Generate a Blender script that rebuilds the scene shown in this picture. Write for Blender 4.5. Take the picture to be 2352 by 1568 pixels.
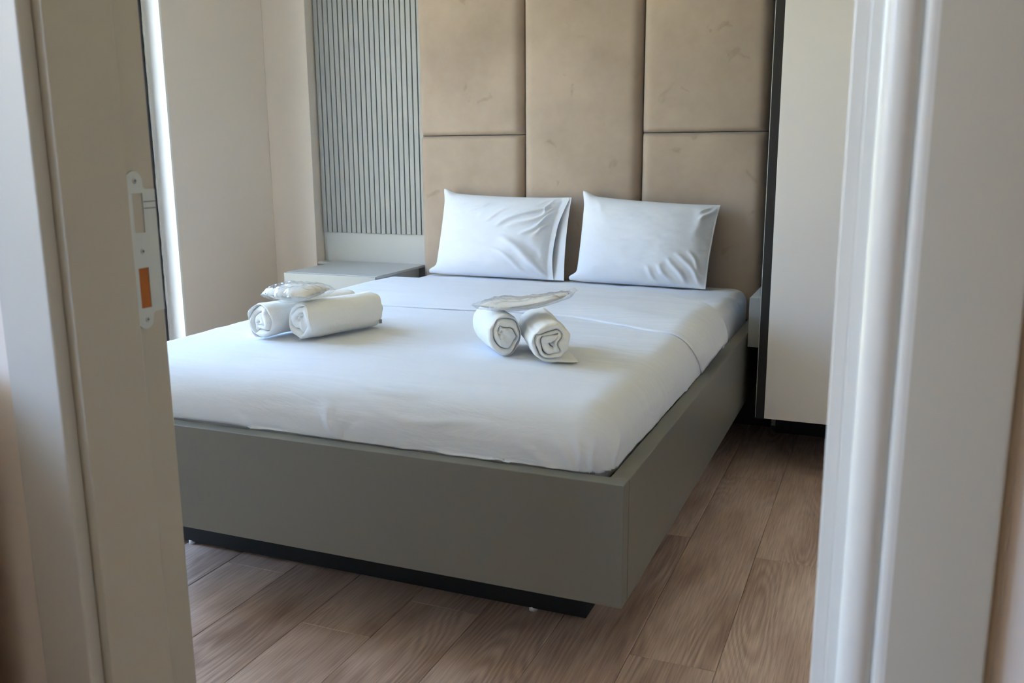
import bpy, bmesh, math
import numpy as np
from mathutils import Vector, Matrix

for o in list(bpy.data.objects):
    bpy.data.objects.remove(o, do_unlink=True)
S = bpy.context.scene
COL = S.collection

# ------------------------------------------------------------------ camera
CAM_H = 1.15
F_PX, PITCH, YAW, ROLL = 2084.79, 0.2060, 0.3938, -0.0070
fw = Vector((-math.sin(YAW) * math.cos(PITCH), math.cos(YAW) * math.cos(PITCH), -math.sin(PITCH)))
rt = Vector((math.cos(YAW), math.sin(YAW), 0))
up = rt.cross(fw)
rt2 = rt * math.cos(ROLL) + up * math.sin(ROLL)
up2 = -rt * math.sin(ROLL) + up * math.cos(ROLL)
cd = bpy.data.cameras.new('camera')
cd.sensor_width = 36.0
cd.lens = 36.0 * F_PX / 2352.0
cd.clip_start = 0.02
cd.dof.use_dof = True
cd.dof.focus_distance = 3.0
cd.dof.aperture_fstop = 8.0
cam = bpy.data.objects.new('camera', cd)
COL.objects.link(cam)
m = Matrix.Identity(4)
for i in range(3):
    m[i][0], m[i][1], m[i][2] = rt2[i], up2[i], -fw[i]
m[2][3] = CAM_H
cam.matrix_world = m
S.camera = cam

# ------------------------------------------------------------------ world, sun, portals, exposure
w = bpy.data.worlds.new('sky')
S.world = w
w.use_nodes = True
bg = w.node_tree.nodes['Background']
bg.inputs['Color'].default_value = (0.40, 0.61, 1.0, 1)
bg.inputs['Strength'].default_value = 15.0


def add_light(name, kind, loc, energy, color=(1, 1, 1), direction=None, size=None, size_y=None, portal=False):
    L = bpy.data.lights.new(name, kind)
    L.energy = energy
    L.color = color
    if kind == 'AREA':
        L.shape = 'RECTANGLE'
        L.size = size
        L.size_y = size_y
        if portal:
            L.cycles.is_portal = True
    if kind == 'SUN':
        L.angle = math.radians(0.6)
    o = bpy.data.objects.new(name, L)
    COL.objects.link(o)
    o.location = loc
    if direction is not None:
        o.rotation_euler = Vector(direction).to_track_quat('-Z', 'Z' if kind == 'AREA' else 'Y').to_euler()
    return o


add_light('sun', 'SUN', (5, -3, 8), 52.0, (1.0, 0.93, 0.82), (-0.42, -0.50, -0.76))
# sky portals at the two window openings
add_light('bedroom_window_portal', 'AREA', (-3.12, 2.275, 1.20), 1, direction=(1, 0, 0), size=1.65, size_y=2.35, portal=True)
add_light('hall_window_portal', 'AREA', (-2.12, -0.97, 1.70), 1, direction=(1, 0, 0), size=2.2, size_y=1.6, portal=True)

S.view_settings.view_transform = 'Standard'
S.view_settings.look = 'None'
S.view_settings.gamma = 1.0
S.view_settings.use_curve_mapping = False
S.view_settings.exposure = 0.19
S.cycles.use_denoising = True
S.cycles.max_bounces = 8
S.cycles.diffuse_bounces = 6
S.cycles.glossy_bounces = 3
S.cycles.transparent_max_bounces = 12
S.cycles.use_adaptive_sampling = True
S.cycles.adaptive_threshold = 0.05
S.cycles.sample_clamp_indirect = 6.0


# ------------------------------------------------------------------ helpers
def srgb(r, g, b):
    def f(c):
        c /= 255.0
        return c / 12.92 if c <= 0.04045 else ((c + 0.055) / 1.055) ** 2.4
    return (f(r), f(g), f(b), 1.0)


def new_mat(name):
    mt = bpy.data.materials.new(name)
    mt.use_nodes = True
    nt = mt.node_tree
    return mt, nt, nt.nodes['Principled BSDF']


def nd(nt, typ, **kw):
    n = nt.nodes.new(typ)
    for k, v in kw.items():
        setattr(n, k, v)
    return n


def mat_plain(name, col, rough=0.5, var=0.04, scale=3.0, bump=0.0, bscale=200.0, spec=0.5, metal=0.0, sheen=0.0, stretch=(1, 1, 1)):
    """Base colour with slight procedural mottling and optional fine bump."""
    mt, nt, b = new_mat(name)
    tc = nd(nt, 'ShaderNodeTexCoord')
    mp = nd(nt, 'ShaderNodeMapping')
    mp.inputs['Scale'].default_value = stretch
    nt.links.new(tc.outputs['Object'], mp.inputs['Vector'])
    nz = nd(nt, 'ShaderNodeTexNoise')
    nz.inputs['Scale'].default_value = scale
    nz.inputs['Detail'].default_value = 4
    nt.links.new(mp.outputs['Vector'], nz.inputs['Vector'])
    rp = nd(nt, 'ShaderNodeValToRGB')
    c = col
    rp.color_ramp.elements[0].position = 0.3
    rp.color_ramp.elements[1].position = 0.7
    rp.color_ramp.elements[0].color = (c[0] * (1 - var), c[1] * (1 - var), c[2] * (1 - var), 1)
    rp.color_ramp.elements[1].color = (min(1, c[0] * (1 + var)), min(1, c[1] * (1 + var)), min(1, c[2] * (1 + var)), 1)
    nt.links.new(nz.outputs['Fac'], rp.inputs['Fac'])
    nt.links.new(rp.outputs['Color'], b.inputs['Base Color'])
    b.inputs['Roughness'].default_value = rough
    b.inputs['Specular IOR Level'].default_value = spec
    b.inputs['Metallic'].default_value = metal
    if sheen:
        b.inputs['Sheen Weight'].default_value = sheen
        b.inputs['Sheen Roughness'].default_value = 0.5
    if bump:
        n2 = nd(nt, 'ShaderNodeTexNoise')
        n2.inputs['Scale'].default_value = bscale
        n2.inputs['Detail'].default_value = 3
        nt.links.new(mp.outputs['Vector'], n2.inputs['Vector'])
        bp = nd(nt, 'ShaderNodeBump')
        bp.inputs['Strength'].default_value = bump
        bp.inputs['Distance'].default_value = 0.002
        nt.links.new(n2.outputs['Fac'], bp.inputs['Height'])
        nt.links.new(bp.outputs['Normal'], b.inputs['Normal'])
    return mt


def link_obj(name, me, mat=None, parent=None, smooth=False):
    o = bpy.data.objects.new(name, me)
    COL.objects.link(o)
    if mat is not None:
        me.materials.append(mat)
    if smooth:
        for p in me.polygons:
            p.use_smooth = True
    if parent is not None:
        o.parent = parent
        if parent.parent is None:
            o.location = -parent.location
    return o


def mesh_obj(name, verts, faces, mat=None, parent=None, smooth=False):
    me = bpy.data.meshes.new(name)
    me.from_pydata([tuple(map(float, v)) for v in verts], [], [tuple(map(int, f)) for f in faces])
    me.validate()
    me.update()
    return link_obj(name, me, mat, parent, smooth)


def box_bm(bm, lo, hi, bevel=0.0, seg=2):
    lo, hi = Vector(lo), Vector(hi)
    r = bmesh.ops.create_cube(bm, size=1.0)
    c, s = (lo + hi) / 2, hi - lo
    for v in r['verts']:
        v.co = Vector((v.co.x * s.x, v.co.y * s.y, v.co.z * s.z)) + c
    if bevel:
        es = list({e for v in r['verts'] for e in v.link_edges})
        bmesh.ops.bevel(bm, geom=es, offset=bevel, segments=seg, affect='EDGES', profile=0.5)


def bm_obj(name, bm, mat, parent=None, smooth=False):
    me = bpy.data.meshes.new(name)
    bm.normal_update()
    bm.to_mesh(me)
    bm.free()
    return link_obj(name, me, mat, parent, smooth)


def box(name, lo, hi, mat, parent=None, bevel=0.0, seg=2):
    bm = bmesh.new()
    box_bm(bm, lo, hi, bevel, seg)
    return bm_obj(name, bm, mat, parent)


def boxes(name, lst, mat, parent=None, bevel=0.0):
    bm = bmesh.new()
    for lo, hi in lst:
        box_bm(bm, lo, hi, bevel)
    return bm_obj(name, bm, mat, parent)


def grid_faces(nu, nv, base=0, flip=False):
    f = []
    for i in range(nu - 1):
        for j in range(nv - 1):
            a = base + i * nv + j
            q = (a, a + nv, a + nv + 1, a + 1)
            f.append(q[::-1] if flip else q)
    return f


def thing(name, loc, label, cat, group=None):
    o = bpy.data.objects.new(name, None)
    o.empty_display_size = 0.1
    COL.objects.link(o)
    o.location = loc
    return tag(o, label, cat, group)


def tag(o, label=None, cat=None, group=None, kind=None):
    if label:
        o['label'] = label
    if cat:
        o['category'] = cat
    if group:
        o['group'] = group
    if kind:
        o['kind'] = kind
    return o


def struct(o, label=None):
    o['kind'] = 'structure'
    if label:
        o['label'] = label
    return o


def vnoise(x, y, seed=0):
    """smooth 2-D value noise in [-1,1]"""
    x = np.asarray(x, float); y = np.asarray(y, float)
    xi = np.floor(x).astype(np.int64); yi = np.floor(y).astype(np.int64)
    fx = x - xi; fy = y - yi
    fx = fx * fx * (3 - 2 * fx); fy = fy * fy * (3 - 2 * fy)

    def h(a, b):
        n = (a * 374761393 + b * 668265263 + seed * 1442695041) & 0xFFFFFFFF
        n = ((n ^ (n >> 13)) * 1274126177) & 0xFFFFFFFF
        n = n ^ (n >> 16)
        return (n & 0xFFFF) / 32767.5 - 1.0
    a = h(xi, yi); b = h(xi + 1, yi); c = h(xi, yi + 1); d = h(xi + 1, yi + 1)
    return (a * (1 - fx) + b * fx) * (1 - fy) + (c * (1 - fx) + d * fx) * fy


def fbm(x, y, seed=0, oct=3):
    s = 0; a = 1.0
    for k in range(oct):
        s = s + a * vnoise(x * 2 ** k, y * 2 ** k, seed + 17 * k)
        a *= 0.5
    return s


def sstep(a, b, x):
    t = np.clip((x - a) / (b - a), 0, 1)
    return t * t * (3 - 2 * t)


def ridges(U, V, lst):
    """sum of soft ridge lines: (u0,v0,u1,v1,width,amp)"""
    H = np.zeros_like(U)
    for (u0, v0, u1, v1, wd, am) in lst:
        dx, dy = u1 - u0, v1 - v0
        L2 = dx * dx + dy * dy
        t = np.clip(((U - u0) * dx + (V - v0) * dy) / L2, 0, 1)
        bow = 0.05 * np.sin(t * 5.0 + u0 * 9)
        d = np.hypot(U - u0 - t * dx + bow * dy, V - v0 - t * dy - bow * dx)
        H += am * np.exp(-(d / wd) ** 2) * np.sin(np.pi * np.clip(t * 0.92 + 0.06, 0, 1)) ** 0.6
    return H


# ------------------------------------------------------------------ materials
M = {}
M['wall'] = mat_plain('wall_paint', srgb(224, 215, 206), 0.75, 0.025, 1.2, 0.15, 180)
M['ceiling'] = mat_plain('ceiling_paint', srgb(244, 241, 235), 0.8, 0.02, 1.0)
M['reveal'] = mat_plain('reveal_plaster', srgb(236, 236, 234), 0.65, 0.02, 4.0, 0.2, 120)
M['bounce_wall'] = mat_plain('outside_bounce_render', srgb(196, 188, 172), 0.8, 0.05, 1.0)  # for the added bounce wall outside
M['frame_dark'] = mat_plain('window_frame_anthracite', srgb(52, 54, 64), 0.4, 0.05, 6.0)
M['sealant'] = mat_plain('sealant', srgb(215, 215, 212), 0.6, 0.08, 60.0)
M['bed_board'] = mat_plain('bed_lacquer_board', srgb(111, 109, 100), 0.42, 0.02, 2.0, 0.05, 300)
M['black_board'] = mat_plain('black_plinth_board', srgb(13, 13, 14), 0.7, 0.1, 4.0)
M['white_plastic'] = mat_plain('white_plastic_foot', srgb(225, 225, 225), 0.4, 0.02, 4.0)
M['grey_board'] = mat_plain('grey_lacquer_board', srgb(180, 183, 183), 0.42, 0.02, 2.0)
M['night'] = mat_plain('nightstand_lacquer_dim', srgb(152, 155, 155), 0.42, 0.02, 2.0)  # front and carcass, a darker copy of the lacquer on the tops
M['slat'] = mat_plain('slat_lacquer', srgb(156, 159, 158), 0.45, 0.03, 3.0)
M['slat_back'] = mat_plain('slat_groove', srgb(36, 41, 46), 0.6, 0.05, 3.0)
M['wardrobe'] = mat_plain('wardrobe_panel', srgb(228, 226, 226), 0.38, 0.015, 1.5)
M['wardrobe_dark'] = mat_plain('wardrobe_dark_edge', srgb(28, 27, 28), 0.5, 0.05, 3.0)
M['jamb'] = mat_plain('door_frame_lacquer_shaded', srgb(184, 180, 168), 0.32, 0.015, 1.5)  # frame lacquer with the shade of the left jamb put into its colour
M['jamb_lit'] = mat_plain('door_frame_lacquer_lit', srgb(214, 214, 210), 0.30, 0.015, 1.5)  # same lacquer, brightened for the lit right jamb and nose
M['jamb_left'] = mat_plain('door_casing_lacquer_dim', srgb(190, 189, 183), 0.32, 0.015, 1.5)  # same lacquer again, dimmed for the left casing
M['jamb_edge'] = mat_plain('door_trim_edge', srgb(165, 150, 130), 0.5, 0.05, 3.0)
M['gap'] = mat_plain('joint_shadow', srgb(60, 58, 52), 0.8, 0.05, 3.0)
M['steel'] = mat_plain('brushed_steel', srgb(196, 203, 202), 0.36, 0.04, 40.0, 0.1, 300, metal=0.25, stretch=(1, 1, 0.1))
M['pocket_wood'] = mat_plain('raw_wood_pocket', srgb(178, 102, 42), 0.7, 0.25, 30.0, stretch=(1, 1, 0.15))
M['headboard_core'] = mat_plain('headboard_core', srgb(60, 50, 44), 0.8, 0.05, 3.0)
M['lawn'] = mat_plain('sunlit_lawn', srgb(180, 165, 112), 0.9, 0.15, 0.7)
M['hedge'] = mat_plain('sunlit_hedge', srgb(138, 130, 90), 0.9, 0.3, 1.5)
M['label_grey'] = mat_plain('grey_care_label', srgb(120, 120, 118), 0.8, 0.2, 90.0)
M['hall_wood'] = mat_plain('hall_wood_bounce', srgb(150, 112, 80), 0.5, 0.12, 3.0, stretch=(1, 1, 0.15))  # brown chosen for the warm bounce it throws on the door frame
M['hall_floor'] = mat_plain('hall_floor', srgb(120, 92, 72), 0.5, 0.1, 2.0)


def fabric(name, col, wr=0.25, seed=0.0, rough=0.85, crease=1.0, along=(1.0, 1.0, 1.0)):
    """cotton: weave bump + soft directional creases"""
    mt, nt, b = new_mat(name)
    b.inputs['Base Color'].default_value = col
    b.inputs['Roughness'].default_value = rough
    b.inputs['Specular IOR Level'].default_value = 0.25
    b.inputs['Sheen Weight'].default_value = 0.08
    tc = nd(nt, 'ShaderNodeTexCoord')
    mp = nd(nt, 'ShaderNodeMapping')
    mp.inputs['Scale'].default_value = along
    mp.inputs['Location'].default_value = (seed, seed * 0.7, 0)
    nt.links.new(tc.outputs['Object'], mp.inputs['Vector'])
    n1 = nd(nt, 'ShaderNodeTexNoise'); n1.inputs['Scale'].default_value = 5.0; n1.inputs['Detail'].default_value = 5
    n1.inputs['Roughness'].default_value = 0.6; n1.inputs['Distortion'].default_value = 0.6
    nt.links.new(mp.outputs['Vector'], n1.inputs['Vector'])
    n2 = nd(nt, 'ShaderNodeTexNoise'); n2.inputs['Scale'].default_value = 900; n2.inputs['Detail'].default_value = 1
    nt.links.new(tc.outputs['Object'], n2.inputs['Vector'])
    b1 = nd(nt, 'ShaderNodeBump'); b1.inputs['Strength'].default_value = wr; b1.inputs['Distance'].default_value = 0.02 * crease
    nt.links.new(n1.outputs['Fac'], b1.inputs['Height'])
    b2 = nd(nt, 'ShaderNodeBump'); b2.inputs['Strength'].default_value = 0.08; b2.inputs['Distance'].default_value = 0.001
    nt.links.new(n2.outputs['Fac'], b2.inputs['Height'])
    nt.links.new(b1.outputs['Normal'], b2.inputs['Normal'])
    nt.links.new(b2.outputs['Normal'], b.inputs['Normal'])
    return mt


WHITE = srgb(221, 225, 233)
M['sheet'] = fabric('white_sheet_cotton', WHITE, 0.10, 1.0, along=(1, 1.5, 1))
M['quilt'] = fabric('white_quilt_cotton', WHITE, 0.24, 2.3, along=(0.6, 3.0, 2.5))
M['pillow'] = fabric('white_pillowcase_cotton', srgb(220, 225, 234), 0.10, 4.1)
M['slipper'] = fabric('white_packed_cloth', srgb(238, 236, 232), 0.1, 6.0)


def terry():
    mt, nt, b = new_mat('white_terry')
    b.inputs['Base Color'].default_value = srgb(243, 243, 241)
    b.inputs['Roughness'].default_value = 0.95
    b.inputs['Specular IOR Level'].default_value = 0.1
    b.inputs['Sheen Weight'].default_value = 0.25
    tc = nd(nt, 'ShaderNodeTexCoord')
    n1 = nd(nt, 'ShaderNodeTexNoise'); n1.inputs['Scale'].default_value = 420; n1.inputs['Detail'].default_value = 3
    nt.links.new(tc.outputs['Object'], n1.inputs['Vector'])
    n0 = nd(nt, 'ShaderNodeTexNoise'); n0.inputs['Scale'].default_value = 45; n0.inputs['Detail'].default_value = 2
    nt.links.new(tc.outputs['Object'], n0.inputs['Vector'])
    b0 = nd(nt, 'ShaderNodeBump'); b0.inputs['Strength'].default_value = 0.25; b0.inputs['Distance'].default_value = 0.006
    nt.links.new(n0.outputs['Fac'], b0.inputs['Height'])
    b1 = nd(nt, 'ShaderNodeBump'); b1.inputs['Strength'].default_value = 0.55; b1.inputs['Distance'].default_value = 0.002
    nt.links.new(n1.outputs['Fac'], b1.inputs['Height'])
    nt.links.new(b0.outputs['Normal'], b1.inputs['Normal'])
    nt.links.new(b1.outputs['Normal'], b.inputs['Normal'])
    return mt


M['terry'] = terry()


def velvet():
    mt, nt, b = new_mat('taupe_velvet')
    tc = nd(nt, 'ShaderNodeTexCoord')
    n1 = nd(nt, 'ShaderNodeTexNoise'); n1.inputs['Scale'].default_value = 2.2; n1.inputs['Detail'].default_value = 5
    n1.inputs['Roughness'].default_value = 0.65
    nt.links.new(tc.outputs['Object'], n1.inputs['Vector'])
    rp = nd(nt, 'ShaderNodeValToRGB')
    rp.color_ramp.elements[0].position = 0.30; rp.color_ramp.elements[0].color = srgb(160, 144, 130)
    rp.color_ramp.elements[1].position = 0.62; rp.color_ramp.elements[1].color = srgb(178, 162, 147)
    nt.links.new(n1.outputs['Fac'], rp.inputs['Fac'])
    # small dark rubbed spots in the pile
    n2 = nd(nt, 'ShaderNodeTexNoise'); n2.inputs['Scale'].default_value = 9.0; n2.inputs['Detail'].default_value = 3
    n2.inputs['Distortion'].default_value = 0.8
    nt.links.new(tc.outputs['Object'], n2.inputs['Vector'])
    r2 = nd(nt, 'ShaderNodeValToRGB')
    r2.color_ramp.elements[0].position = 0.66; r2.color_ramp.elements[0].color = (1, 1, 1, 1)
    r2.color_ramp.elements[1].position = 0.78; r2.color_ramp.elements[1].color = (0.72, 0.70, 0.68, 1)
    nt.links.new(n2.outputs['Fac'], r2.inputs['Fac'])
    mx = nd(nt, 'ShaderNodeMix', data_type='RGBA', blend_type='MULTIPLY')
    mx.inputs['Factor'].default_value = 1.0
    nt.links.new(rp.outputs['Color'], mx.inputs['A'])
    nt.links.new(r2.outputs['Color'], mx.inputs['B'])
    nt.links.new(mx.outputs['Result'], b.inputs['Base Color'])
    b.inputs['Roughness'].default_value = 0.9
    b.inputs['Specular IOR Level'].default_value = 0.15
    b.inputs['Sheen Weight'].default_value = 0.35
    b.inputs['Sheen Roughness'].default_value = 0.4
    n3 = nd(nt, 'ShaderNodeTexNoise'); n3.inputs['Scale'].default_value = 500
    nt.links.new(tc.outputs['Object'], n3.inputs['Vector'])
    bp = nd(nt, 'ShaderNodeBump'); bp.inputs['Strength'].default_value = 0.15; bp.inputs['Distance'].default_value = 0.001
    nt.links.new(n3.outputs['Fac'], bp.inputs['Height'])
    nt.links.new(bp.outputs['Normal'], b.inputs['Normal'])
    return mt


M['velvet'] = velvet()


def wood_floor():
    mt, nt, b = new_mat('oak_laminate')
    tc = nd(nt, 'ShaderNodeTexCoord')
    oi = nd(nt, 'ShaderNodeObjectInfo')
    off = nd(nt, 'ShaderNodeVectorMath', operation='SCALE')
    one = nd(nt, 'ShaderNodeCombineXYZ'); one.inputs[0].default_value = 3.7; one.inputs[1].default_value = 11.3; one.inputs[2].default_value = 7.9
    nt.links.new(one.outputs[0], off.inputs[0]); nt.links.new(oi.outputs['Random'], off.inputs['Scale'])
    ad = nd(nt, 'ShaderNodeVectorMath', operation='ADD')
    nt.links.new(tc.outputs['Object'], ad.inputs[0]); nt.links.new(off.outputs[0], ad.inputs[1])
    # cathedral grain: contour lines of a noise stretched along the plank
    mp = nd(nt, 'ShaderNodeMapping'); mp.inputs['Scale'].default_value = (7.0, 0.95, 1.0)
    nt.links.new(ad.outputs[0], mp.inputs['Vector'])
    n1 = nd(nt, 'ShaderNodeTexNoise'); n1.inputs['Scale'].default_value = 1.0; n1.inputs['Detail'].default_value = 1.5
    n1.inputs['Roughness'].default_value = 0.35; n1.inputs['Distortion'].default_value = 0.15
    nt.links.new(mp.outputs['Vector'], n1.inputs['Vector'])
    mu = nd(nt, 'ShaderNodeMath', operation='MULTIPLY'); mu.inputs[1].default_value = 150.0
    nt.links.new(n1.outputs['Fac'], mu.inputs[0])
    sn = nd(nt, 'ShaderNodeMath', operation='SINE')
    nt.links.new(mu.outputs[0], sn.inputs[0])
    r1 = nd(nt, 'ShaderNodeMapRange'); r1.inputs['From Min'].default_value = -1; r1.inputs['From Max'].default_value = 1
    nt.links.new(sn.outputs[0], r1.inputs['Value'])
    # where the cathedral figure shows
    mpk = nd(nt, 'ShaderNodeMapping'); mpk.inputs['Scale'].default_value = (3.0, 1.1, 1.0); mpk.inputs['Location'].default_value = (4.2, 8.1, 0)
    nt.links.new(ad.outputs[0], mpk.inputs['Vector'])
    nk = nd(nt, 'ShaderNodeTexNoise'); nk.inputs['Scale'].default_value = 1.6; nk.inputs['Detail'].default_value = 1
    nt.links.new(mpk.outputs['Vector'], nk.inputs['Vector'])
    rk = nd(nt, 'ShaderNodeMapRange'); rk.inputs['From Min'].default_value = 0.42; rk.inputs['From Max'].default_value = 0.62
    nt.links.new(nk.outputs['Fac'], rk.inputs['Value'])
    ml = nd(nt, 'ShaderNodeMath', operation='MULTIPLY')
    nt.links.new(r1.outputs[0], ml.inputs[0]); nt.links.new(rk.outputs[0], ml.inputs[1])
    # fine fibres
    mp2 = nd(nt, 'ShaderNodeMapping'); mp2.inputs['Scale'].default_value = (260, 9, 1)
    nt.links.new(ad.outputs[0], mp2.inputs['Vector'])
    n2 = nd(nt, 'ShaderNodeTexNoise'); n2.inputs['Scale'].default_value = 1.0; n2.inputs['Detail'].default_value = 3
    nt.links.new(mp2.outputs['Vector'], n2.inputs['Vector'])
    # broad tone + knots
    mp3 = nd(nt, 'ShaderNodeMapping'); mp3.inputs['Scale'].default_value = (9, 3.2, 1)
    nt.links.new(ad.outputs[0], mp3.inputs['Vector'])
    n3 = nd(nt, 'ShaderNodeTexNoise'); n3.inputs['Scale'].default_value = 1.0; n3.inputs['Detail'].default_value = 3
    nt.links.new(mp3.outputs['Vector'], n3.inputs['Vector'])
    base = nd(nt, 'ShaderNodeValToRGB')
    e = base.color_ramp.elements
    e[0].position = 0.28; e[0].color = srgb(180, 153, 138)
    e[1].position = 0.60; e[1].color = srgb(217, 192, 177)
    nt.links.new(n3.outputs['Fac'], base.inputs['Fac'])
    mx1 = nd(nt, 'ShaderNodeMix', data_type='RGBA', blend_type='MIX')
    mx1.inputs['B'].default_value = srgb(146, 117, 102)
    m05 = nd(nt, 'ShaderNodeMath', operation='MULTIPLY'); m05.inputs[1].default_value = 0.50
    nt.links.new(ml.outputs[0], m05.inputs[0])
    nt.links.new(m05.outputs[0], mx1.inputs['Factor'])
    nt.links.new(base.outputs['Color'], mx1.inputs['A'])
    mx2 = nd(nt, 'ShaderNodeMix', data_type='RGBA', blend_type='MULTIPLY'); mx2.inputs['Factor'].default_value = 1.0
    r2 = nd(nt, 'ShaderNodeValToRGB')
    r2.color_ramp.elements[0].position = 0.3; r2.color_ramp.elements[0].color = (0.74, 0.72, 0.70, 1)
    r2.color_ramp.elements[1].position = 0.62; r2.color_ramp.elements[1].color = (1.06, 1.05, 1.04, 1)
    nt.links.new(n2.outputs['Fac'], r2.inputs['Fac'])
    nt.links.new(mx1.outputs['Result'], mx2.inputs['A']); nt.links.new(r2.outputs['Color'], mx2.inputs['B'])
    mx3 = nd(nt, 'ShaderNodeMix', data_type='RGBA', blend_type='MULTIPLY'); mx3.inputs['Factor'].default_value = 1.0
    r3 = nd(nt, 'ShaderNodeValToRGB')
    r3.color_ramp.elements[0].color = (0.90, 0.885, 0.875, 1); r3.color_ramp.elements[1].color = (1.06, 1.05, 1.04, 1)
    nt.links.new(oi.outputs['Random'], r3.inputs['Fac'])
    nt.links.new(mx2.outputs['Result'], mx3.inputs['A']); nt.links.new(r3.outputs['Color'], mx3.inputs['B'])
    nt.links.new(mx3.outputs['Result'], b.inputs['Base Color'])
    b.inputs['Roughness'].default_value = 0.40
    b.inputs['Specular IOR Level'].default_value = 0.45
    bp = nd(nt, 'ShaderNodeBump'); bp.inputs['Strength'].default_value = 0.12; bp.inputs['Distance'].default_value = 0.001
    nt.links.new(n2.outputs['Fac'], bp.inputs['Height'])
    nt.links.new(bp.outputs['Normal'], b.inputs['Normal'])
    return mt


M['floor'] = wood_floor()


def film():
    mt, nt, b = new_mat('clear_plastic_film')
    nt.nodes.remove(b)
    out = nt.nodes['Material Output']
    tr = nd(nt, 'ShaderNodeBsdfTransparent'); tr.inputs['Color'].default_value = (0.97, 0.975, 0.98, 1)
    gl = nd(nt, 'ShaderNodeBsdfGlossy'); gl.inputs['Roughness'].default_value = 0.08
    lw = nd(nt, 'ShaderNodeLayerWeight'); lw.inputs['Blend'].default_value = 0.35
    fr = nd(nt, 'ShaderNodeMapRange'); fr.inputs['To Min'].default_value = 0.05; fr.inputs['To Max'].default_value = 0.38
    nt.links.new(lw.outputs['Facing'], fr.inputs['Value'])
    mx = nd(nt, 'ShaderNodeMixShader')
    tc = nd(nt, 'ShaderNodeTexCoord')
    n1 = nd(nt, 'ShaderNodeTexVoronoi'); n1.inputs['Scale'].default_value = 55; n1.feature = 'F1'
    nt.links.new(tc.outputs['Object'], n1.inputs['Vector'])
    bp = nd(nt, 'ShaderNodeBump'); bp.inputs['Strength'].default_value = 0.45; bp.inputs['Distance'].default_value = 0.004
    nt.links.new(n1.outputs['Distance'], bp.inputs['Height'])
    nt.links.new(bp.outputs['Normal'], gl.inputs['Normal'])
    nt.links.new(bp.outputs['Normal'], lw.inputs['Normal'])
    nt.links.new(fr.outputs[0], mx.inputs[0])
    nt.links.new(tr.outputs[0], mx.inputs[1]); nt.links.new(gl.outputs[0], mx.inputs[2])
    nt.links.new(mx.outputs[0], out.inputs['Surface'])
    return mt


M['film'] = film()


def glass():
    mt, nt, b = new_mat('window_glass')
    nt.nodes.remove(b)
    out = nt.nodes['Material Output']
    tr = nd(nt, 'ShaderNodeBsdfTransparent'); tr.inputs['Color'].default_value = (0.95, 0.97, 0.96, 1)
    gl = nd(nt, 'ShaderNodeBsdfGlossy'); gl.inputs['Roughness'].default_value = 0.01
    lw = nd(nt, 'ShaderNodeLayerWeight'); lw.inputs['Blend'].default_value = 0.2
    pw = nd(nt, 'ShaderNodeMath', operation='POWER'); pw.inputs[1].default_value = 3.0
    nt.links.new(lw.outputs['Facing'], pw.inputs[0])
    fr = nd(nt, 'ShaderNodeMapRange'); fr.inputs['To Min'].default_value = 0.04; fr.inputs['To Max'].default_value = 0.6
    nt.links.new(pw.outputs[0], fr.inputs['Value'])
    mx = nd(nt, 'ShaderNodeMixShader')
    nt.links.new(fr.outputs[0], mx.inputs[0])
    nt.links.new(tr.outputs[0], mx.inputs[1]); nt.links.new(gl.outputs[0], mx.inputs[2])
    nt.links.new(mx.outputs[0], out.inputs['Surface'])
    return mt


M['glass'] = glass()

# ------------------------------------------------------------------ dimensions
XL, XRW = -2.85, 0.75          # bedroom left / right wall
YD0, YD1 = 0.819, 0.975        # door wall, hall face / room face
YB = 3.86                      # back wall (behind headboard)
ZC = 2.60
HXL, HXR, HYB = -1.90, 1.30, -2.2   # hall

# ------------------------------------------------------------------ outdoors (lights the room through the windows)
g = mesh_obj('ground_outside', [(-40, -25, -0.35), (-3.2, -25, -0.35), (-3.2, 25, -0.35), (-40, 25, -0.35)], [(0, 1, 2, 3)], M['lawn'])
struct(g)
nu, nv = 60, 24
u = np.linspace(-22, 22, nu); v = np.linspace(0, 1, nv)
UU, VV = np.meshgrid(u, v, indexing='ij')
hh = 2.9 + 0.7 * fbm(UU * 0.25, UU * 0 + 3.1, 5)
P = np.stack([-9.5 - 2.2 * VV ** 2 + 0.5 * fbm(UU * 0.8, VV * 5, 8), UU, -0.4 + hh * VV], -1)
struct(box('wall_outside_bounce', (-9.0, -1.75, -0.4), (-3.3, -1.5, 3.0), M['bounce_wall']))  # unseen wall, added to bounce sunlight onto surfaces facing the door
hd = mesh_obj('hedge_outside', P.reshape(-1, 3), grid_faces(nu, nv), M['hedge'], smooth=True)
struct(hd)

# ------------------------------------------------------------------ room shell
WY0, WY1, WZ0, WZ1 = 1.45, 3.10, 0.02, 2.33     # bedroom window opening
WT = 0.27                                       # outer wall thickness
bm = bmesh.new()
box_bm(bm, (XL - WT, WY1, -0.4), (XL, YB + 0.15, ZC))
box_bm(bm, (XL - WT, YD1 - 0.1, -0.4), (XL, WY0, ZC))
box_bm(bm, (XL - WT, WY0, WZ1), (XL, WY1, ZC))
box_bm(bm, (XL - WT, WY0, -0.4), (XL, WY1, WZ0))
wl = struct(bm_obj('wall_left', bm, M['wall']))
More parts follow.
